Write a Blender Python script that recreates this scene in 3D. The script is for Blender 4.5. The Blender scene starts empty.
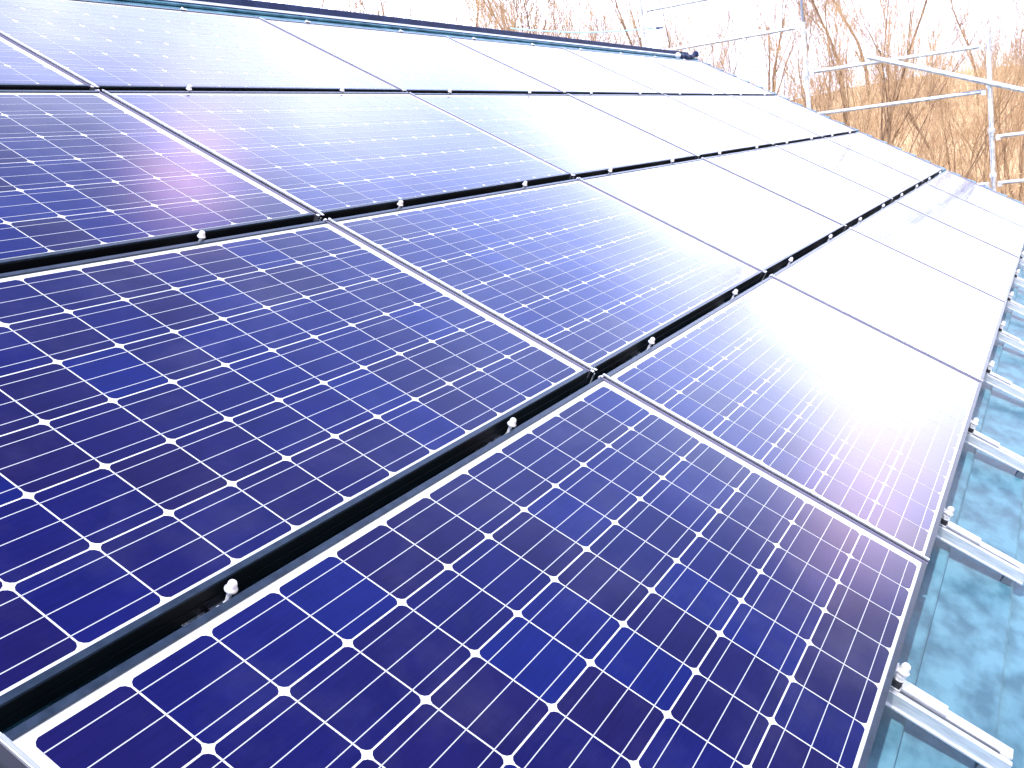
import bpy, math, random
from mathutils import Vector, Matrix
R_ = math.radians
scene = bpy.context.scene
col = scene.collection

# ------------------------------------------------------------------ camera
TILT = R_(31.0)                       # roof pitch
BASE = Vector((0, 0, 5.4))            # the array's lower left corner above the ground
M = Matrix.Rotation(TILT, 3, 'X')     # roof coordinates (along, up the slope, out of it) -> world
def W(x, y, z=0.0): return M @ Vector((x, y, z)) + BASE
right = Vector((0.46036, -0.81972, 0.34094)); fwd = Vector((0.85551, 0.30709, -0.41689))
fwd.normalize(); right = (right - fwd * right.dot(fwd)).normalized(); up = right.cross(fwd)
cd = bpy.data.cameras.new('camera'); cam = bpy.data.objects.new('camera', cd); col.objects.link(cam)
rw, uw, fw = M @ right, M @ up, M @ fwd
cam.matrix_world = Matrix(((rw.x, uw.x, -fw.x, 0), (rw.y, uw.y, -fw.y, 0), (rw.z, uw.z, -fw.z, 0), (0, 0, 0, 1)))
cam.matrix_world.translation = W(-0.5756, -0.5487, 0.9083)
cd.lens = 36.30; cd.sensor_width = 36; cd.clip_start = 0.02; cd.clip_end = 2000
scene.camera = cam
CAMW = cam.matrix_world.translation.copy()

# ------------------------------------------------------------------ sky, sun, exposure
# cloud: horizon bank, general veil, bright patches (azimuth, elevation, width, amount)
VEIL_A, VEIL_B = 46.0, 19.0
LOBES = [(-7, 15, 5, 4.0), (24, 29, 6, 20.0), (39, 36, 5, 26.0), (31, 32, 4, 14.0)]
PINK = [(-12, 17, 3.5, 20.0), (27, 37, 2.6, 34.0), (-15, 19, 3, 18.0)]  # pink glows added to the sky to tint the panels' reflections
SUN_EL, SUN_AZ = R_(61), R_(-165)     # azimuth measured from +X towards +Y
world = bpy.data.worlds.new('World'); scene.world = world; world.use_nodes = True
nt = world.node_tree; bg = nt.nodes['Background']
sky = nt.nodes.new('ShaderNodeTexSky'); sky.sky_type = 'NISHITA'; sky.sun_disc = False
sky.sun_elevation = SUN_EL; sky.sun_rotation = math.pi / 2 - SUN_AZ
sky.air_density = 1.0; sky.dust_density = .4; sky.ozone_density = 3.0
bg.inputs[1].default_value = 0.065
def wnode(t, **k):
    n_ = nt.nodes.new(t)
    for a_, v_ in k.items(): setattr(n_, a_, v_)
    return n_
def wmath(op, a_, b_=None, clamp=False):
    n_ = wnode('ShaderNodeMath', operation=op); n_.use_clamp = clamp
    for i_, v_ in enumerate((a_, b_)):
        if v_ is None: continue
        if isinstance(v_, (int, float)): n_.inputs[i_].default_value = v_
        else: nt.links.new(v_, n_.inputs[i_])
    return n_.outputs[0]
def skydir(az, el): return (math.cos(R_(el)) * math.cos(R_(az)), math.cos(R_(el)) * math.sin(R_(az)), math.sin(R_(el)))
wtc = wnode('ShaderNodeTexCoord'); wsp = wnode('ShaderNodeSeparateXYZ'); nt.links.new(wtc.outputs['Generated'], wsp.inputs[0])
elev = wmath('MAXIMUM', wmath('ARCSINE', wsp.outputs[2]), 0.0)
# a bright bank of thin white cloud: dense towards the horizon, thinning out overhead
eg_ = wmath('ADD', wmath('MULTIPLY', wmath('MAXIMUM', wmath('SUBTRACT', elev, R_(14)), 0.0), 1 / R_(4.8)), wmath('MULTIPLY', wmath('MAXIMUM', wmath('SUBTRACT', R_(14), elev), 0.0), 1 / R_(6.2)))
veil = wmath('MULTIPLY', wmath('EXPONENT', wmath('MULTIPLY', wmath('MULTIPLY', eg_, eg_), -.5)), VEIL_A)
eb_ = wmath('MULTIPLY', wmath('SUBTRACT', elev, R_(20)), 1 / R_(17))
base_ = wmath('MULTIPLY', wmath('EXPONENT', wmath('MULTIPLY', wmath('MULTIPLY', eb_, eb_), -.5)), VEIL_B)
cn = wnode('ShaderNodeTexNoise'); cn.inputs['Scale'].default_value = 3.2; cn.inputs['Detail'].default_value = 5
cmp_ = wnode('ShaderNodeMapping'); cmp_.inputs['Scale'].default_value = (1, 1, 2.2); nt.links.new(wtc.outputs['Generated'], cmp_.inputs[0]); nt.links.new(cmp_.outputs[0], cn.inputs['Vector'])
cmr = wnode('ShaderNodeMapRange'); cmr.inputs[1].default_value = .3; cmr.inputs[2].default_value = .7; cmr.inputs[3].default_value = .75; cmr.inputs[4].default_value = 1.25
nt.links.new(cn.outputs[0], cmr.inputs[0])
def toward(lo, hi, low):      # the cloud thins out towards the valley side (-Y)
    m_ = wnode('ShaderNodeMapRange'); m_.interpolation_type = 'SMOOTHSTEP'; m_.inputs[1].default_value = lo; m_.inputs[2].default_value = hi
    m_.inputs[3].default_value = low; m_.inputs[4].default_value = 1.0; nt.links.new(wsp.outputs[1], m_.inputs[0]); return m_.outputs[0]
base_ = wmath('MULTIPLY', base_, toward(-.32, .02, .12)); veil = wmath('MULTIPLY', veil, toward(-.40, -.12, .3))
def lobe(az, el, width, amp):
    d_ = wnode('ShaderNodeVectorMath', operation='DOT_PRODUCT'); nt.links.new(wtc.outputs['Generated'], d_.inputs[0]); d_.inputs[1].default_value = skydir(az, el)
    k_ = 1 / (1 - math.cos(R_(width)))
    return wmath('MULTIPLY', wmath('EXPONENT', wmath('MULTIPLY', wmath('SUBTRACT', d_.outputs['Value'], 1.0), k_)), amp)
tot = veil
for l_ in LOBES: tot = wmath('ADD', tot, lobe(*l_))
tot = wmath('MULTIPLY', tot, cmr.outputs[0]); base_ = wmath('MULTIPLY', base_, cmr.outputs[0])
cw_ = wnode('ShaderNodeVectorMath', operation='SCALE'); cw_.inputs[0].default_value = (.97, .98, 1.04); nt.links.new(tot, cw_.inputs['Scale'])
pk_ = lobe(*PINK[0])
for l_ in PINK[1:]: pk_ = wmath('ADD', pk_, lobe(*l_))
cp_ = wnode('ShaderNodeVectorMath', operation='SCALE'); cp_.inputs[0].default_value = (1.18, .68, .92); nt.links.new(pk_, cp_.inputs['Scale'])
cb_ = wnode('ShaderNodeVectorMath', operation='SCALE'); cb_.inputs[0].default_value = (.62, .77, 1.55); nt.links.new(base_, cb_.inputs['Scale'])
cc_ = wnode('ShaderNodeVectorMath', operation='ADD'); nt.links.new(cw_.outputs[0], cc_.inputs[0]); nt.links.new(cb_.outputs[0], cc_.inputs[1])
c2_ = wnode('ShaderNodeVectorMath', operation='ADD'); nt.links.new(cc_.outputs[0], c2_.inputs[0]); nt.links.new(cp_.outputs[0], c2_.inputs[1]); cc_ = c2_
ca_ = wnode('ShaderNodeVectorMath', operation='ADD'); nt.links.new(sky.outputs[0], ca_.inputs[0]); nt.links.new(cc_.outputs[0], ca_.inputs[1])
nt.links.new(ca_.outputs[0], bg.inputs[0])
sl = bpy.data.lights.new('sun', 'SUN'); sl.energy = 3.0; sl.angle = R_(1.5); sl.color = (1, .95, .9)
so = bpy.data.objects.new('sun', sl); col.objects.link(so)
sd = Vector((math.cos(SUN_EL) * math.cos(SUN_AZ), math.cos(SUN_EL) * math.sin(SUN_AZ), math.sin(SUN_EL)))
so.rotation_euler = (-sd).to_track_quat('-Z', 'Y').to_euler(); so.location = (0, 0, 30)
vs = scene.view_settings
vs.view_transform = 'Standard'; vs.look = 'None'; vs.gamma = 1.0; vs.use_curve_mapping = False
vs.exposure = 0.9
scene.cycles.max_bounces = 6

# ------------------------------------------------------------------ helpers
class MB:
    def __init__(s): s.v, s.f = [], []
    def add(s, vs_, fs):
        n = len(s.v); s.v += [tuple(v) for v in vs_]; s.f += [tuple(i + n for i in f) for f in fs]
    def box(s, x0, x1, y0, y1, z0, z1):
        s.add([(x, y, z) for z in (z0, z1) for y in (y0, y1) for x in (x0, x1)],
              [(0, 2, 3, 1), (4, 5, 7, 6), (0, 1, 5, 4), (2, 6, 7, 3), (0, 4, 6, 2), (1, 3, 7, 5)])
    def tube(s, p, q, r0, r1=None, n=10, cap=True):
        p, q = Vector(p), Vector(q); r1 = r0 if r1 is None else r1
        d = (q - p).normalized(); a = d.orthogonal().normalized(); b = d.cross(a)
        vv = []
        for c, r in ((p, r0), (q, r1)):
            for k in range(n):
                t = 2 * math.pi * k / n; vv.append(c + (a * math.cos(t) + b * math.sin(t)) * r)
        ff = [(k, (k + 1) % n, n + (k + 1) % n, n + k) for k in range(n)]
        if cap: ff += [tuple(range(n))[::-1], tuple(range(n, 2 * n))]
        s.add(vv, ff)
    def lathe(s, prof, n=16, c=(0, 0, 0)):
        rows = []
        for r, z in prof:
            rows.append([(c[0] + r * math.cos(2 * math.pi * k / n), c[1] + r * math.sin(2 * math.pi * k / n), c[2] + z) for k in range(n)])
        vv = [p for r in rows for p in r]; ff = []
        for i in range(len(rows) - 1):
            for k in range(n): ff.append((i * n + k, i * n + (k + 1) % n, (i + 1) * n + (k + 1) % n, (i + 1) * n + k))
        ff += [tuple(range(n))[::-1], tuple(range((len(rows) - 1) * n, len(rows) * n))]
        s.add(vv, ff)
    def extrude_y(s, prof, y0, y1):
        # closed (x, z) outline, counter-clockwise seen from -y
        n = len(prof)
        vv = [(x, y0, z) for x, z in prof] + [(x, y1, z) for x, z in prof]
        s.add(vv, [(i, (i + 1) % n, n + (i + 1) % n, n + i) for i in range(n)] + [tuple(range(n))[::-1], tuple(range(n, 2 * n))])
    def extrude_x(s, prof, x0, x1):
        n = len(prof)
        vv = [(x0, y, z) for y, z in prof] + [(x1, y, z) for y, z in prof]
        s.add(vv, [(i, n + i, n + (i + 1) % n, (i + 1) % n) for i in range(n)] + [tuple(range(n)), tuple(range(n, 2 * n))[::-1]])
    def build(s, name, mat, parent=None, bevel=0, smooth=False):
        me = bpy.data.meshes.new(name); me.from_pydata(s.v, [], s.f); me.update()
        o = bpy.data.objects.new(name, me); col.objects.link(o)
        if mat: me.materials.append(mat)
        if smooth: me.polygons.foreach_set('use_smooth', [True] * len(me.polygons))
        if bevel:
            m = o.modifiers.new('bevel', 'BEVEL'); m.width = bevel; m.segments = 2; m.limit_method = 'ANGLE'; m.angle_limit = R_(40)
        if parent: o.parent = parent
        return o
def empty(name, loc, rot=(0, 0, 0)):
    o = bpy.data.objects.new(name, None); col.objects.link(o); o.location = loc; o.rotation_euler = rot
    o.empty_display_size = .1
    return o
def tag(o, label=None, cat=None, group=None, kind=None):
    if label: o['label'] = label
    if cat: o['category'] = cat
    if group: o['group'] = group
    if kind: o['kind'] = kind
    return o
def copy_tree(o, parent=None):
    c = o.copy(); col.objects.link(c)
    if parent: c.parent = parent
    for ch in list(o.children): copy_tree(ch, c)
    return c
ROT = (TILT, 0, 0)
ORD = ['first', 'second', 'third', 'fourth', 'fifth', 'sixth', 'seventh', 'eighth', 'ninth', 'tenth', 'eleventh', 'twelfth', 'thirteenth']

def mat(name, base, rough=.5, metal=0, ior=1.5, spec=.5):
    m = bpy.data.materials.new(name); m.use_nodes = True
    b = m.node_tree.nodes['Principled BSDF']
    b.inputs['Base Color'].default_value = (*base, 1); b.inputs['Roughness'].default_value = rough
    b.inputs['Metallic'].default_value = metal; b.inputs['IOR'].default_value = ior
    b.inputs['Specular IOR Level'].default_value = spec
    return m
def noise_color(m, c0, c1, scale, detail=4, lo=.35, hi=.65, rough=None, bump=0, stretch=(1, 1, 1), coords='Object'):
    t = m.node_tree; b = t.nodes['Principled BSDF']
    tc = t.nodes.new('ShaderNodeTexCoord'); mp = t.nodes.new('ShaderNodeMapping'); mp.inputs['Scale'].default_value = stretch
    n = t.nodes.new('ShaderNodeTexNoise'); n.inputs['Scale'].default_value = scale; n.inputs['Detail'].default_value = detail
    r = t.nodes.new('ShaderNodeValToRGB'); r.color_ramp.elements[0].position = lo; r.color_ramp.elements[1].position = hi
    r.color_ramp.elements[0].color = (*c0, 1); r.color_ramp.elements[1].color = (*c1, 1)
    t.links.new(tc.outputs[coords], mp.inputs[0]); t.links.new(mp.outputs[0], n.inputs['Vector'])
    t.links.new(n.outputs[0], r.inputs[0]); t.links.new(r.outputs[0], b.inputs['Base Color'])
    if rough:
        mr = t.nodes.new('ShaderNodeMapRange'); mr.inputs[3].default_value = rough[0]; mr.inputs[4].default_value = rough[1]
        t.links.new(n.outputs[0], mr.inputs[0]); t.links.new(mr.outputs[0], b.inputs['Roughness'])
    if bump:
        bp = t.nodes.new('ShaderNodeBump'); bp.inputs['Strength'].default_value = bump; bp.inputs['Distance'].default_value = .004
        t.links.new(n.outputs[0], bp.inputs['Height']); t.links.new(bp.outputs[0], b.inputs['Normal'])
    return m

# ------------------------------------------------------------------ materials
GLASS_IOR = 1.30; GLASS_ROUGH = .10
m_back = mat('white backsheet under glass', (.75, .76, .78), GLASS_ROUGH, ior=GLASS_IOR)
m_bus = mat('tinned ribbon under glass', (.50, .52, .60), GLASS_ROUGH, ior=GLASS_IOR)
m_cell = mat('blue silicon cell under glass', (.008, .01, .1), GLASS_ROUGH, ior=GLASS_IOR)
CELL = .1267
def dusty(m):
    t = m.node_tree; L = t.links.new; N = t.nodes.new; b = t.nodes['Principled BSDF']
    tc = N('ShaderNodeTexCoord'); oi = N('ShaderNodeObjectInfo')
    ad = N('ShaderNodeVectorMath'); ad.operation = 'ADD'; L(tc.outputs['Object'], ad.inputs[0])
    cx_ = N('ShaderNodeCombineXYZ'); mu = N('ShaderNodeMath'); mu.operation = 'MULTIPLY'; mu.inputs[1].default_value = 37
    L(oi.outputs['Random'], mu.inputs[0]); L(mu.outputs[0], cx_.inputs[0]); L(mu.outputs[0], cx_.inputs[1]); L(cx_.outputs[0], ad.inputs[1])
    n = N('ShaderNodeTexNoise'); n.inputs['Scale'].default_value = 5; n.inputs['Detail'].default_value = 8; n.inputs['Roughness'].default_value = .6; L(ad.outputs[0], n.inputs['Vector'])
    mr = N('ShaderNodeMapRange'); mr.inputs[1].default_value = .3; mr.inputs[2].default_value = .7; mr.inputs[3].default_value = .055; mr.inputs[4].default_value = .15
    L(n.outputs[0], mr.inputs[0]); L(mr.outputs[0], b.inputs['Roughness'])
    w = N('ShaderNodeTexNoise'); w.inputs['Scale'].default_value = 2.2; w.inputs['Detail'].default_value = 1; L(ad.outputs[0], w.inputs['Vector'])
    bp = N('ShaderNodeBump'); bp.inputs['Strength'].default_value = .35; bp.inputs['Distance'].default_value = .004
    L(w.outputs[0], bp.inputs['Height']); L(bp.outputs[0], b.inputs['Normal'])
    return n
def cell_nodes():
    t = m_cell.node_tree; L = t.links.new; N = t.nodes.new; b = t.nodes['Principled BSDF']
    tc = N('ShaderNodeTexCoord'); oi = N('ShaderNodeObjectInfo')
    dv = N('ShaderNodeVectorMath'); dv.operation = 'SCALE'; dv.inputs['Scale'].default_value = 1 / CELL
    ad = N('ShaderNodeVectorMath'); ad.operation = 'ADD'; ad.inputs[1].default_value = (-.020 / CELL, 0.17, 0.5)
    fl = N('ShaderNodeVectorMath'); fl.operation = 'FLOOR'
    L(tc.outputs['Object'], dv.inputs[0]); L(dv.outputs[0], ad.inputs[0]); L(ad.outputs[0], fl.inputs[0])
    wn = N('ShaderNodeTexWhiteNoise'); wn.noise_dimensions = '4D'; L(fl.outputs[0], wn.inputs['Vector']); L(oi.outputs['Random'], wn.inputs['W'])
    cr = N('ShaderNodeValToRGB'); e = cr.color_ramp.elements
    e[0].position = 0; e[0].color = (.0095, .0066, .060, 1); e[1].position = 1; e[1].color = (.0052, .0105, .115, 1)
    k = e.new(.45); k.color = (.0068, .0068, .076, 1); k = e.new(.8); k.color = (.0060, .0076, .094, 1)
    L(wn.outputs['Value'], cr.inputs[0])
    # faint streaks of the wafers
    mp = N('ShaderNodeMapping'); mp.inputs['Scale'].default_value = (14, 240, 1); L(tc.outputs['Object'], mp.inputs[0])
    nz = N('ShaderNodeTexNoise'); nz.inputs['Scale'].default_value = 1; nz.inputs['Detail'].default_value = 3; L(mp.outputs[0], nz.inputs['Vector'])
    n2 = N('ShaderNodeTexNoise'); n2.inputs['Scale'].default_value = 11; n2.inputs['Detail'].default_value = 3; L(tc.outputs['Object'], n2.inputs['Vector'])
    sm = N('ShaderNodeMath'); sm.operation = 'ADD'; L(nz.outputs[0], sm.inputs[0]); L(n2.outputs[0], sm.inputs[1])
    mr = N('ShaderNodeMapRange'); mr.inputs[1].default_value = .6; mr.inputs[2].default_value = 1.4; mr.inputs[3].default_value = .8; mr.inputs[4].default_value = 1.2
    L(sm.outputs[0], mr.inputs[0])
    sc = N('ShaderNodeVectorMath'); sc.operation = 'SCALE'; L(cr.outputs[0], sc.inputs[0]); L(mr.outputs[0], sc.inputs['Scale'])
    dn = dusty(m_cell)
    dm = N('ShaderNodeMapRange'); dm.inputs[1].default_value = .5; dm.inputs[2].default_value = .75; dm.inputs[3].default_value = 0; dm.inputs[4].default_value = .012
    L(dn.outputs[0], dm.inputs[0]); mx = N('ShaderNodeVectorMath'); mx.operation = 'ADD'; L(sc.outputs[0], mx.inputs[0]); L(dm.outputs[0], mx.inputs[1])
    L(mx.outputs[0], b.inputs['Base Color'])
m_cell.node_tree.nodes['Principled BSDF'].inputs['Specular Tint'].default_value = (.70, .75, 1, 1)   # blue anti-reflection film
cell_nodes(); dusty(m_back); dusty(m_bus)
m_dark = mat('dark anodised frame', (.018, .03, .055), .32, ior=1.5, spec=.22)
noise_color(m_dark, (.014, .024, .045), (.026, .042, .075), 40, rough=(.25, .42))
m_web = mat('black anodised side', (.002, .0025, .004), .5, spec=.18)
m_lip = mat('grey anodised lip', (.13, .12, .19), .55, spec=.3)
m_side = mat('dark grey side', (.05, .05, .07), .5, spec=.3)
m_foot = mat('weathered steel foot', (.2, .22, .25), .5, metal=.3)
m_alu = mat('mill aluminium', (.72, .73, .76), .38, metal=.75)
noise_color(m_alu, (.62, .63, .66), (.80, .81, .84), 60, rough=(.3, .5), stretch=(6, .4, 6))
m_zinc = mat('galvanised steel', (.62, .63, .65), .4, metal=.7)
noise_color(m_zinc, (.48, .49, .5), (.78, .79, .8), 25, rough=(.3, .55), bump=.05)
m_bolt = mat('bright stainless bolt', (.8, .8, .83), .35, metal=.35)
m_black = mat('black rubber', (.012, .013, .018), .5)
m_roof = mat('blue painted steel roof', (.12, .27, .38), .42)
noise_color(m_roof, (.030, .115, .170), (.110, .265, .350), 10, detail=10, lo=.36, hi=.62, rough=(.42, .65), bump=.6, stretch=(1, 1.6, 1))
m_ridge = mat('dark blue ridge flashing', (.03, .05, .13), .6, spec=.12)
noise_color(m_ridge, (.014, .022, .07), (.03, .045, .12), 9, rough=(.5, .7))
m_white = mat('glare-lightened flashing', (.62, .68, .74), .35)  # ridge flange colour lightened to stand in for its overexposed glare
m_trim = mat('dark trim', (.004, .005, .007), .6, spec=.12); m_bead = mat('tan sealant bead', (.22, .13, .09), .6)
m_wall = mat('pale siding', (.5, .47, .42), .8); noise_color(m_wall, (.44, .42, .38), (.56, .53, .48), 3)
m_wood = mat('soffit', (.25, .17, .1), .7)
m_cord = mat('pale blue rope', (.35, .6, .7), .7)
m_bark = mat('brown bark', (.22, .13, .075), .9); noise_color(m_bark, (.09, .055, .035), (.32, .21, .12), 6, bump=.4, stretch=(3, 3, .6))
m_twig = mat('orange brown twigs', (.38, .22, .11), .9); noise_color(m_twig, (.28, .17, .09), (.58, .40, .22), .8)
m_dry = mat('dry leaves and stalks', (.5, .31, .14), .9); noise_color(m_dry, (.38, .24, .11), (.80, .60, .35), .6)
m_litter = mat('leaf litter slope', (.45, .28, .13), .95)
noise_color(m_litter, (.40, .23, .12), (.82, .60, .37), .6, detail=10, lo=.35, hi=.65, bump=.6)
m_grass = mat('winter yard', (.2, .17, .09), .95); noise_color(m_grass, (.12, .11, .06), (.28, .24, .13), 1.5, detail=8)

# ------------------------------------------------------------------ ground and hillside
def hz(x, y):
    d = math.hypot(x, y)
    t = min(max((d - 17) / 48, 0), 1)
    z = 7.7 * (t * t * (3 - 2 * t)) ** .8 if t > 0 else 0
    az_ = math.degrees(math.atan2(y + .9, x + .6)); q_ = min(max((az_ + 1.5) / -9, 0), 1); z *= 1 - .75 * q_
    z += (.6 * math.sin(x * .13 + 1) * math.cos(y * .11) + .3 * math.sin(x * .31 + y * .23)) * t
    return z
g = MB(); n = 90
xs = [-400 + 800 * i / n for i in range(n + 1)]
xs = [math.copysign(abs(x / 400) ** 2.2 * 400, x) for x in xs]
for y in xs:
    for x in xs: g.v.append((x, y, hz(x, y)))
for j in range(n):
    for i in range(n):
        a = j * (n + 1) + i; g.f.append((a, a + 1, a + n + 2, a + n + 1))
tag(g.build('ground', m_litter, smooth=True), kind='structure')
yd = MB(); yd.v = [(14.5 * math.cos(2 * math.pi * k / 48), 14.5 * math.sin(2 * math.pi * k / 48), .02) for k in range(48)]; yd.f = [tuple(range(48))]
tag(yd.build('yard', m_grass), kind='structure')

# ------------------------------------------------------------------ the house under the array
RZ = -.110; STEP = .157; Y0 = -.99; XA, XB = -2.6, 10.74
house = tag(empty('house', BASE, ROT), 'house with light blue stepped metal roof carrying the solar panels', 'house')
r = MB(); prof = []
k0, k1 = -4, 26
ys = [Y0 + STEP * k for k in range(k0, k1)]
for y in ys:
    prof += [(y, RZ - .002), (y - .008, RZ + .004), (y - .008, RZ + .012), (y - .003, RZ + .014)]
prof.append((ys[-1] + STEP * .95, RZ))
prof_c = prof + [(ys[-1] + STEP * .95, RZ - .03), (ys[0], RZ - .03)]
r.extrude_x(prof_c, XA, XB)
roof = r.build('roof', m_roof, house)
YR = 3.09
# ridge cap: flange on the roof, upright face, top folding over the ridge
def off(y, z, dx, dzw):       # point moved in world (horizontal y, vertical z), back in roof coordinates
    v = M.inverted() @ Vector((0, dx, dzw)); return (y + v.y, z + v.z)
rc = MB(); a0 = (2.955, RZ + .008); a1 = (3.0, RZ + .010); a2 = off(*a1, 0.004, .040); a3 = off(*a2, .12, .035); a4 = off(*a3, .12, -.035); a5 = off(*a4, 0.0, -.09)
fl_ = MB(); fl_.extrude_x([a0, (a0[0], RZ + .013), (a1[0] - .001, RZ + .015), (a1[0] - .001, RZ + .009)], XA + .1, XB - .12); fl_.build('ridge_flange', m_white, house)
rc.extrude_x([a1, a2, a3, a4, a5], XA + .1, XB - .12)
rc.build('ridge_cap', m_ridge, house, bevel=.003)
lipm = MB(); lipm.extrude_x([(2.944, RZ + .004), (2.944, RZ + .017), (2.953, RZ + .017), (2.953, RZ + .004)], XA + .1, XB - .12)
lipm.build('ridge_flange_edge_shade', m_ridge, house)  # dark strip along the flange edge stands in for its lip's shadow
# other slope
v0 = off(ys[-1] + STEP, RZ - .01, 0.0, 0); b1 = off(*v0, 3.6, -2.16); b2 = off(*b1, 0, -.03); b3 = off(*v0, 0, -.03)
o2 = MB(); o2.extrude_x([v0, b1, b2, b3], XA, XB); o2.build('back_roof', m_roof, house)
for x in (XB - .03, XA + .03 - .02):
    vt = MB(); vt.extrude_x([(ys[0], RZ - .032), (ys[0], RZ - .16), (ys[-1] + STEP, RZ - .16), (ys[-1] + STEP, RZ - .032)], x, x + .02)
    vt.build('verge_board', m_ridge, house)
# walls in world coordinates, expressed in roof coordinates
def wl(x, y, z): return tuple(M.inverted() @ (Vector((x, y, z)) - BASE))
wb = MB(); yw0, yw1 = -1.0, 5.9
eave_z = BASE.z + (-1.0 + .1) * math.tan(TILT) - .25; zr = BASE.z + 2.6 * math.tan(TILT) - .2
pv = []
for x in (XA + .5, XB - .6):
    pv += [wl(x, yw0, -.2), wl(x, yw1, -.2), wl(x, yw1, eave_z - .2), wl(x, 2.55, zr - .15), wl(x, yw0, eave_z - .05)]
wb.add(pv, [(0, 1, 2, 3, 4), (9, 8, 7, 6, 5), (0, 5, 6, 1), (1, 6, 7, 2), (2, 7, 8, 3), (3, 8, 9, 4), (4, 9, 5, 0)])
wb.build('wall', m_wall, house)

# ------------------------------------------------------------------ solar panels
PW, PH = 1.571, .799           # module
U, V = 1.586, .832             # pitches
XM0, YM0 = -.010, .0215         # left end, upper edge of the lowest row
LIP = .0105; TH = .046
C0 = .020                      # first cell edge from the module's left end
def make_panel():
    root = empty('solar_panel', (0, 0, 0), ROT)
    # origin = module's upper left corner at the plane of the frame's lip
    f = MB()
    for (y1, y0) in ((0, -LIP), (-PH + LIP, -PH)):
        f2 = MB()
        f2.box(LIP * .2, PW - LIP * .2, y0, y1, -.0045, 0)                       # lip
        ow = (y1 - .0025, y1) if y1 == 0 else (y0, y0 + .0025)
        f2.box(LIP * .2, PW - LIP * .2, ow[0], ow[1], -TH, -.0045)                # web
        gy = (ow[1], ow[1] + .001) if y1 == 0 else (ow[0] - .001, ow[0])
        f2.box(LIP * .2, PW - LIP * .2, gy[0], gy[1], -.030, -.026)               # groove bead
        fl = (y1 - .028, y1 - .0025) if y1 == 0 else (y0 + .0025, y0 + .028)
        f2.box(LIP * .2, PW - LIP * .2, fl[0], fl[1], -TH, -TH + .002)
        lf = f2.build('long_frame', m_dark, root, bevel=.0008); lf.data.materials.append(m_web)
        for p_ in lf.data.polygons:
            if p_.index >= 6: p_.material_index = 1
    for s in (0, 1):
        f2 = MB(); x0 = 0 if s == 0 else PW - .007
        f2.box(x0, x0 + .007, -PH - .001, .001, -.004, .0006)
        f2.box(x0 + .0005, x0 + .0065, .0012, .0042, -.004, .0004)
        xw = (0, .0022) if s == 0 else (PW - .0022, PW)
        f2.box(xw[0], xw[1], -PH, 0, -TH, -.004)
        sf = f2.build('short_frame', m_alu, root, bevel=.0006); sf.data.materials.append(m_lip); sf.data.materials.append(m_bolt); sf.data.materials.append(m_side)
        for p_ in sf.data.polygons: p_.material_index = (0 if s == 0 else 1) if p_.index < 6 else (2 if p_.index < 12 else 3)
    b = MB(); b.box(.004, PW - .004, -PH + .004, -.004, -.0085, -.0035); b.build('backsheet', m_back, root)
    c = MB(); gp = .00135; ch = .0085; zc = -.0031
    yc0 = -.0215
    for i in range(12):
        for j in range(6):
            x0 = C0 + i * CELL + gp; x1 = C0 + (i + 1) * CELL - gp
            y1 = yc0 - j * .127 - gp - .0; y0 = yc0 - (j + 1) * .127 + gp
            k = len(c.v)
            q = ch * .38
            pts = [(x0 + ch, y0), (x1 - ch, y0), (x1 - q, y0 + q), (x1, y0 + ch), (x1, y1 - ch), (x1 - q, y1 - q), (x1 - ch, y1), (x0 + ch, y1), (x0 + q, y1 - q), (x0, y1 - ch), (x0, y0 + ch), (x0 + q, y0 + q)]
            c.v += [(x, y, zc) for x, y in pts]; c.f.append(tuple(range(k, k + 12)))
    c.build('cells', m_cell, root)
    s = MB(); w = .0007; zb = -.0027
    for j in range(6):
        for t in (1 / 6, .5, 5 / 6):
            y = yc0 - (j + t) * .127
            s.add([(C0 - .004, y - w, zb), (C0 + 12 * CELL + .006, y - w, zb), (C0 + 12 * CELL + .006, y + w, zb), (C0 - .004, y + w, zb)], [(0, 1, 2, 3)])
    s.build('busbars', m_bus, root)
    return root
ROWN = ['bottom row', 'second row up', 'third row up', 'top row under the ridge']
COLN = ['nearest', 'second nearest', 'third nearest', 'fourth nearest', 'fifth nearest', 'farthest']
LOOK = ['deep blue', 'paler blue', 'glare white', 'glare white', 'glare white', 'glare white']
proto = None; jit = random.Random(3)
for rr in range(4):
    for cc in range(6):
        o = make_panel() if proto is None else copy_tree(proto)
        if proto is None: proto = o
        o.location = W(XM0 + cc * U + jit.gauss(0, .0006), YM0 + rr * V + jit.gauss(0, .0006), jit.gauss(0, .0005))
        o.rotation_euler = (TILT + R_(jit.gauss(0, .05)), R_(jit.gauss(0, .03)), R_(jit.gauss(0, .02)))
        look = 'pale blue' if rr == 3 and cc < 2 else LOOK[cc]
        tag(o, '%s solar panel, the %s one in the %s' % (look, COLN[cc], ROWN[rr]), 'solar panel', 'solar panels laid on the roof')
XEND = XM0 + 5 * U + PW
YTOP = YM0 + 3 * V; YBOT = YM0 - PH

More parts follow.
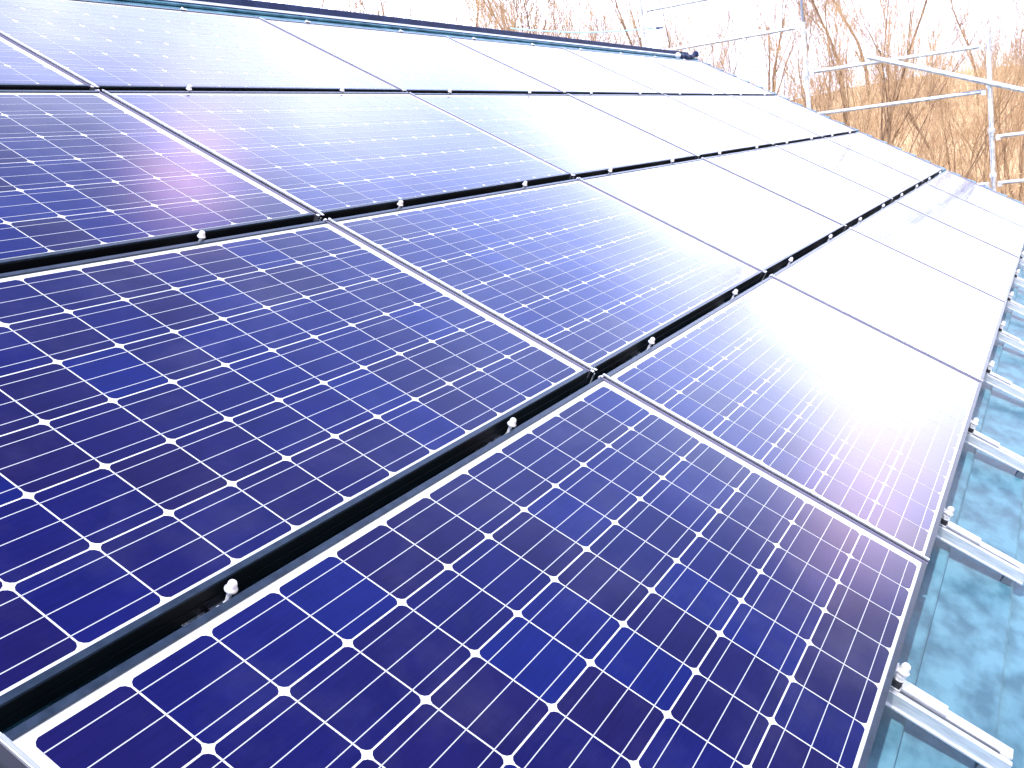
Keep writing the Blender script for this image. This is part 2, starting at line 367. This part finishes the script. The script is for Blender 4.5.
# ------------------------------------------------------------------ rails
RT = -TH - .001                 # top of the rails
RH = .027
RX = [.338 + .7895 * k for k in range(12)]
def make_rail():
    root = empty('mounting_rail', (0, 0, 0), ROT)   # origin: rail's lower end, centre, at its top
    Lr = YTOP + .06 + 1.005
    p = MB(); h = RH
    # open profile: two lips with a slot between them, thicker bottom flange
    pr = [(-.028, -h), (.033, -h), (.033, -h + .004), (.028, -h + .004), (.028, 0), (-.001, 0), (-.001, -.004), (.024, -.004), (.024, -h + .004),
          (-.022, -h + .004), (-.022, -.004), (-.011, -.004), (-.011, 0), (-.024, 0), (-.024, -h + .004), (-.028, -h + .004)]
    p.extrude_y(pr, .0, Lr)
    p.build('channel', m_alu, root, bevel=.0007)
    e = MB(); e.box(-.021, .023, .004, .020, -h + .0045, -.0045); e.box(-.019, .021, .0, .004, -h + .007, -.008)
    e.build('end_plug', m_alu, root, bevel=.001)
    s = MB(); s.box(-.003, .029, .118, .235, .0006, .0052); s.build('slide_plate', m_alu, root, bevel=.001)
    z0 = RZ - RT + .004; yf = .028
    fo = MB(); fo.box(-.026, .032, yf - .012, yf + .012, z0, z0 + .003); fo.box(-.012, .016, yf - .010, yf + .010, z0 + .003, -h - .001)
    fo.build('foot_bracket', m_foot, root, bevel=.001)
    fo = MB()
    for k in range(4):
        yf = 1.0 + k * .84
        fo.box(-.03, .03, yf - .02, yf + .02, z0, -h - .001)
    fo.build('inner_feet', m_foot, root)
    return root
pr0 = None
for k, x in enumerate(RX):
    o = make_rail() if pr0 is None else copy_tree(pr0)
    if pr0 is None: pr0 = o
    o.location = W(x, -1.005, RT)
    if k == 0: lab = 'silver mounting rail nearest the left end of the array, under the nearest panels'
    elif k == 1: lab = 'large silver rail end with open slot in the bottom right corner'
    else: lab = '%s silver rail end up the right side, counted from the bottom right corner' % ORD[k - 1]
    tag(o, lab, 'rail', 'mounting rails sticking out at the eave')

# ------------------------------------------------------------------ clamps
def bolt_prof(r):  # flanged dome nut with the stud end
    return [(r * 1.0, 0), (r * 1.08, .0015), (r * 1.06, .0035), (r * .88, .005), (r * .80, .008), (r * .74, .012), (r * .58, .0145), (r * .30, .016), (r * .05, .0165)]
def make_mid():
    root = empty('middle_clamp', (0, 0, 0), ROT)
    b = MB(); b.lathe(bolt_prof(.0085), 14, (0, 0, .001)); b.build('bolt_head', m_bolt, root, smooth=True)
    b = MB(); b.tube((0, 0, -TH), (0, 0, .001), .0035); b.build('bolt_shank', m_bolt, root)
    c = MB()
    for q in range(3): c.box(-.040 + q * .012, -.035 + q * .012, -.0095, -.004, -.013 + .0015 * q, -.010 + .0015 * q)
    c.build('clamp_plate', m_bolt, root, bevel=.0006)
    return root
def make_end():
    root = empty('end_clamp', (0, 0, 0), ROT)      # origin on the rail's top, at the panel's lower edge
    c = MB(); c.box(-.013, .016, -.027, -.003, .001, .0035); c.box(-.013, .016, -.0055, -.002, .0035, TH - .012)
    c.box(-.013, .016, -.027, -.0245, .0035, .014)
    c.build('bracket', m_zinc, root, bevel=.0006)
    c = MB(); c.box(-.012, .015, -.024, -.006, .0036, .015); c.build('spacer_block', m_black, root, bevel=.001)
    b = MB(); b.tube((0, -.015, .016), (0, -.015, .040), .0045); b.lathe([(x * 1.15, z * 1.2) for x, z in bolt_prof(.0095)], 14, (0, -.015, .030)); b.lathe([(.0105, 0), (.0105, .005), (.008, .006)], 6, (0, -.015, .0215))
    b.lathe([(.011, 0), (.011, .0025), (.007, .003)], 16, (0, -.015, .0165)); b.build('bolt', m_bolt, root, smooth=False)
    return root
pm = pe = None
BANDS = ['lowest gap between panel rows', 'middle gap between panel rows', 'upper gap between panel rows']
for bnd in range(3):
    for k, x in enumerate(RX):
        o = make_mid() if pm is None else copy_tree(pm)
        if pm is None: pm = o
        o.location = W(x, YM0 + bnd * V + .0105, 0)
        tag(o, '%s shiny domed bolt from the near end in the %s' % (ORD[k], BANDS[bnd]), 'clamp', 'bolts in the gaps between panel rows')
for k, x in enumerate(RX):
    o = make_end() if pe is None else copy_tree(pe)
    if pe is None: pe = o
    o.location = W(x, YBOT, RT)
    lab = 'bolted end clamp at the near left end of the eave edge' if k == 0 else '%s bolted end clamp up the right edge, on its rail' % (ORD[k - 1])
    tag(o, lab, 'clamp', 'end clamps along the eave edge')
te = None
for k, x in enumerate(RX):
    if te is None:
        te = empty('edge_clip', (0, 0, 0), ROT)
        c = MB(); c.box(-.014, .014, .001, .016, -.012, -.009); c.box(-.014, .014, .001, .004, -.009, .002); c.box(-.014, .014, -.006, .004, .002, .004)
        c.build('bracket', m_bolt, te, bevel=.0006)
        b = MB(); b.lathe(bolt_prof(.007), 12, (0, .010, -.009)); b.build('bolt_head', m_bolt, te, smooth=True); o = te
    else: o = copy_tree(te)
    o.location = W(x, YTOP, 0)
    tag(o, '%s small silver clip from the near end on the top edge of the array' % ORD[k], 'clamp', 'clips on the top edge of the array')
# corner links where four panels meet
jl = None
for bnd in range(3):
    for j in range(5):
        if jl is None:
            jl = empty('corner_link', (0, 0, 0), ROT)
            c = MB(); c.box(-.0022, .0022, .003, .021, -.040, -.037); c.box(-.0022, .0022, .019, .0215, -.037, -.004)
            c.build('strap', m_zinc, jl, bevel=.0004)
            c = MB()
            for sx in (-1, 1):
                c.box(sx * .0085 - .004, sx * .0085 + .004, .0205, .029, .0012, .0032)
                c.box(sx * .0085 - .003, sx * .0085 + .003, -.004, .0025, .0012, .0032)
            c.build('corner_caps', m_bolt, jl, bevel=.0006); o = jl
        else: o = copy_tree(jl)
        o.location = W(XM0 + PW + .006 + j * U, YM0 + bnd * V, 0)
        tag(o, '%s silver corner link from the near end in the %s' % (ORD[j], BANDS[bnd]), 'bracket', 'corner links where four panels meet')
# trim beyond the near end of the bottom row
tr = empty('side_trim', W(XM0, YM0, 0), ROT)
tag(tr, 'dark trim strip with a thin tan edge beside the nearest panel, bottom left corner', 'trim')
c = MB(); c.box(-.16, -.014, -PH - .02, .05, -.034, -.028); c.box(-.16, -.156, -PH - .02, .05, -.12, -.034); c.build('cover_strip', m_trim, tr, bevel=.001)
c = MB(); c.box(-.0245, -.0215, -PH - .02, .05, -.0278, -.0245); c.build('sealant_bead', m_bead, tr)

# ------------------------------------------------------------------ dark sleeve at the ridge's far end
sv = MB(); pts = [(-.5, -.01, .02), (-.38, .0, .022), (-.2, -.004, .018), (-.02, .012, .02), (.06, .03, .035), (.11, .03, .055), (.15, .02, .04)]
rad = [.018, .026, .028, .025, .022, .030, .016]
for i in range(len(pts) - 1): sv.tube(pts[i], pts[i + 1], rad[i], rad[i + 1], 12)
for i in range(9):
    x = -.36 + i * .04; sv.lathe([(.001, -.001), (.001, .001)], 3, (x, 0, .02))
slv = empty('cable_sleeve', W(10.35, 2.86, RZ + .02), ROT)
tag(slv, 'short dark sleeve with a knobbed end lying at the far end of the ridge', 'sleeve')
sv.build('sleeve', m_ridge, slv, smooth=True)
sc_ = MB(); sc_.lathe([(.02, -.02), (.03, 0), (.027, .02), (.01, .03)], 12, (-.55, -.01, .025)); sc_.build('white_cuff', m_back, slv, smooth=True)

# ------------------------------------------------------------------ scaffold beyond the gable
SX = 11.3; PR = .0243
def wz(z): return z + BASE.z
def wp(x, y, z): return (x, y, wz(z))
def std(y, ztop, label, x=SX, spig=0):
    root = empty('scaffold_pole', (x, y, 0)); tag(root, label, 'scaffold pole', 'scaffold poles beyond the gable')
    m = MB(); m.tube((0, 0, .05), (0, 0, wz(ztop)), PR, n=14); m.build('tube', m_zinc, root, smooth=False)
    if spig:
        m = MB(); m.tube((0, 0, wz(ztop)), (0, 0, wz(ztop) + spig), .014, n=10); m.build('spigot', m_foot, root)
    z = wz(ztop) - .1; q = 0
    while z > .3:
        m = MB(); m.tube((0, 0, z - .02), (0, 0, z + .025), PR * 1.45, n=10); m.box(-.05, -.03, -.012, .012, z - .01, z + .02)
        m.build('coupler', m_zinc, root); z -= .45
    m = MB(); m.box(-.075, .075, -.075, .075, 0.02, .05); m.build('base_plate', m_zinc, root)
    return root
YP = [-2.05, -.25, 1.55, 3.36]
std(-.25, 1.27, 'white lit scaffold pole standing right of the roof, close to the right picture edge')
std(1.55, 1.66, 'scaffold pole with a thin pin on top, rising beyond the far roof edge', spig=1.2)
std(3.36, 2.4, 'scaffold pole farthest left, mostly lost against the white sky above the ridge')
std(-2.05, .5, 'scaffold pole beyond the right side of the picture')
def bar(p, q, label, name='scaffold_rail', r=PR * .88, cat='scaffold rail', grp='scaffold guard rails', hook=True):
    p, q = Vector(p), Vector(q); root = empty(name, p); tag(root, label, cat, grp)
    m = MB(); m.tube((0, 0, 0), q - p, r, n=12); m.build('tube', m_zinc, root)
    if hook:
        d = (q - p).normalized()
        for e, s in ((Vector((0, 0, 0)), 1), (q - p, -1)):
            a = e + d * s * .015; m = MB()
            m.box(a.x - .03, a.x + .03, a.y - .02, a.y + .02, a.z - .035, a.z + .012)
            m.build('end_hook', m_zinc, root)
    return root
e_ = .045
bar(wp(SX, 1.55 - e_, 1.13), wp(SX, -.25 + e_, 1.115), 'upper scaffold rail between the two tall poles, above the orange trees')
bar(wp(SX, 1.55 - e_, .68), wp(SX, -.25 + e_, .67), 'lower scaffold rail between the two tall poles, just above the roof edge')
bar(wp(SX, 1.55 - e_, -.26), wp(SX, -.25 + e_, -.26), 'lowest scaffold rail left of the right pole, mostly behind the roof edge')
bar(wp(SX, -.25 - e_, .207), wp(SX, -2.05 + e_, .207), 'short stub of scaffold rail right of the right pole, upper one')
bar(wp(SX, -.25 - e_, -.262), wp(SX, -2.05 + e_, -.262), 'short stub of scaffold rail right of the right pole, at the roof corner')
bar(wp(SX, 3.36 - e_, 1.625), wp(SX, 1.55 + e_, 1.615), 'thin dark scaffold rail running left from the middle pole to the ridge')
bar(wp(SX, 3.36 - e_, 2.10), wp(SX, 1.55 + e_, 2.08), 'highest scaffold rail, cut by the top of the picture above the ridge')
bar(wp(SX - .07, .90, 1.19), wp(SX - .07, -2.0, .07), 'thick white diagonal scaffold brace crossing in front of the right pole', 'scaffold_brace', PR * 1.15, 'scaffold brace', None, False)
rp = tag(empty('rope', wp(SX + .1, 3.2, 1.90)), 'thin pale blue rope running level above the ridge, ending at a small hook', 'rope')
m = MB(); q0 = Vector((0, 0, 0))
for i in range(8):
    t = (i + 1) / 8; q1 = Vector((0, 1.9 * t, .33 * t - .05 * math.sin(math.pi * t))); m.tube(q0, q1, .008, n=6, cap=False); q0 = q1
m.build('cord', m_cord, rp)
m = MB(); m.tube((0, .03, 0), (0, -.05, -.01), .014, .008, 8); m.tube((0, -.045, -.01), (0, -.06, .015), .007, .005, 8); m.build('hook', m_ridge, rp)

# ------------------------------------------------------------------ trees
def grow(seed, H, spread, stems, twiggy):
    rng = random.Random(seed); T, Cn = MB(), MB()
    def seg(p, q, r0, r1, lvl):
        (T if lvl < 3 else Cn).tube(p, q, r0, r1, 6 if lvl == 0 else (4 if lvl == 1 else 3), cap=False)
    def branch(p, d, L, r, lvl):
        n = 5 if lvl == 0 else (4 if lvl < 3 else 3)
        for i in range(n):
            q = p + d * (L / n)
            r2 = r * (1 - .16 if lvl == 0 else .80)
            seg(p, q, r, r2, lvl); p, r = q, r2
            d = (d + Vector((rng.gauss(0, .09), rng.gauss(0, .09), rng.gauss(0.03, .06)))).normalized()
            if lvl < 4 and (lvl > 0 or i >= 1):
                for _ in range(1 if lvl < 2 else twiggy):
                    a = rng.uniform(0, 2 * math.pi); side = d.orthogonal().normalized(); side.rotate(Matrix.Rotation(a, 3, d))
                    nd = (d * rng.uniform(.8, 1.3) + side * spread * rng.uniform(.5, 1.1) + Vector((0, 0, .18))).normalized()
                    branch(p.copy(), nd, L * rng.uniform(.42, .68), max(r * rng.uniform(.42, .62), .0055 if lvl < 3 else .0042), lvl + 1)
        if lvl < 4:
            branch(p.copy(), (d + Vector((rng.gauss(0, .2), rng.gauss(0, .2), 0))).normalized(), L * .55, r * .8, lvl + 1)
    for s in range(stems):
        a = rng.uniform(0, 6.28); lean = 0.05 if stems == 1 else .22
        branch(Vector((rng.uniform(-.15, .15), rng.uniform(-.15, .15), -.3)), Vector((math.cos(a) * lean, math.sin(a) * lean, 1)).normalized(), H * .55 * rng.uniform(.8, 1), H * .0095 * rng.uniform(.75, 1.1) / (1 + .25 * (stems - 1)), 0)
    return T, Cn
protos = []
for i, (H, sp, st, tw) in enumerate([(11, .55, 1, 2), (12, .42, 1, 2), (9, .5, 2, 1), (10, .38, 3, 1), (8, .6, 1, 2), (7, .4, 4, 1)]):
    T, Cn = grow(40 + i, H, sp, st, tw); protos.append((T, Cn, st))
made = [None] * len(protos)
def place_tree(kind, az, D, scale, rz, label):
    T, Cn, st = protos[kind]
    if az < 6.5: scale *= .78
    x = CAMW.x + D * math.cos(R_(az)); y = CAMW.y + D * math.sin(R_(az))
    if made[kind] is None:
        o = empty('bare_tree', (0, 0, 0)); T.build('trunk', m_bark, o); Cn.build('crown', m_twig, o); made[kind] = o
    else: o = copy_tree(made[kind])
    o.location = (x, y, hz(x, y)); o.rotation_euler = (0, 0, rz); o.scale = (scale,) * 3
    tag(o, label, 'tree', 'bare trees on the slope behind the roof')
rng = random.Random(5)
trees = []
# (azimuth from the camera, distance) of the larger nearer trees, then the wood behind
near = [(30.3, 19, 0), (26.6, 18, 4), (24.6, 20, 0), (21.4, 19, 4), (17.4, 21, 1), (33.5, 20, 4), (31.2, 26, 1), (27.8, 24, 0), (25.6, 27, 4), (23.6, 25, 1), (19.2, 27, 2), (15.2, 26, 3), (11.0, 22, 3), (9.4, 27, 1), (7.4, 24, 2), (6.0, 21, 4), (4.2, 28, 0), (2.8, 23, 5), (1.6, 26, 3), (12.8, 30, 2), (35, 27, 4), (39, 28, 1), (45, 27, 0)]
for az, D, k in near: trees.append((az, D, k, rng.uniform(.85, 1.1)))
for i in range(50):
    az = .6 + i * 1.05 + rng.uniform(-.4, .4); D = rng.uniform(30, 56)
    trees.append((az, D, rng.randrange(6), rng.uniform(.75, 1.2)))
where = lambda az: ('right edge of the picture' if az < 3.4 else 'right scaffold pole' if az < 5.6 else 'gap between the tall scaffold poles' if az < 11.5 else
                    'middle scaffold pole' if az < 15 else 'far end of the ridge' if az < 22 else 'middle of the ridge' if az < 33 else 'left part of the ridge')
kindn = ['wide crowned', 'tall slender', 'twin stemmed', 'three stemmed', 'low spreading', 'bushy many stemmed']
cnt = {}
for i, (az, D, k, s) in enumerate(trees):
    key = (where(az), D < 29.5, k); cnt[key] = cnt.get(key, 0) + 1
    w = where(az); near_ = D < 29.5
    nth = '' if cnt[key] == 1 else ', ' + ORD[cnt[key] - 1] + ' one'
    place_tree(k, az, D, s, rng.uniform(0, 6.28), '%s %s tree %s the %s%s' % ('near' if near_ else 'distant', kindn[k], 'by' if near_ else 'far behind', w, nth))
# undergrowth: countless thin dry stems and twigs on the slope
br = MB(); rng = random.Random(9)
for i in range(9500):
    az = rng.uniform(-1, 52); D = 19 + 42 * rng.random() ** .8
    if az > 16 and rng.random() < .55: continue
    x = CAMW.x + D * math.cos(R_(az)); y = CAMW.y + D * math.sin(R_(az)); z = hz(x, y)
    h = rng.uniform(.6, 2.4) * (1.7 if rng.random() < .1 else 1)
    dx, dy = rng.gauss(0, .35), rng.gauss(0, .35); r0 = rng.uniform(.006, .014)
    p = Vector((x, y, z - .05)); q = p + Vector((dx * h * .5, dy * h * .5, h * .6)); e = q + Vector((dx * h * .6 + rng.gauss(0, .15), dy * h * .6 + rng.gauss(0, .15), h * .4))
    br.tube(p, q, r0, r0 * .7, 3, cap=False); br.tube(q, e, r0 * .7, r0 * .3, 3, cap=False)
    for _ in range(3):
        b0 = p.lerp(q, rng.uniform(.4, 1)); b1 = b0 + Vector((rng.gauss(0, .3), rng.gauss(0, .3), rng.uniform(.1, .5))) * h * .5
        br.tube(b0, b1, r0 * .5, r0 * .25, 3, cap=False)
    if rng.random() < .7:                       # dry leaves still on the stems
        for _ in range(5):
            c = p.lerp(e, rng.uniform(.3, 1)) + Vector((rng.gauss(0, .15), rng.gauss(0, .15), rng.gauss(0, .1)))
            a = Vector((rng.gauss(0, 1), rng.gauss(0, 1), rng.gauss(0, 1))).normalized() * .05; b = a.orthogonal().normalized() * .028
            br.add([c - a, c + b, c + a, c - b], [(0, 1, 2, 3)])
tag(br.build('undergrowth', m_dry), 'dense orange brown winter undergrowth on the slope behind the scaffold', 'undergrowth', kind='stuff')
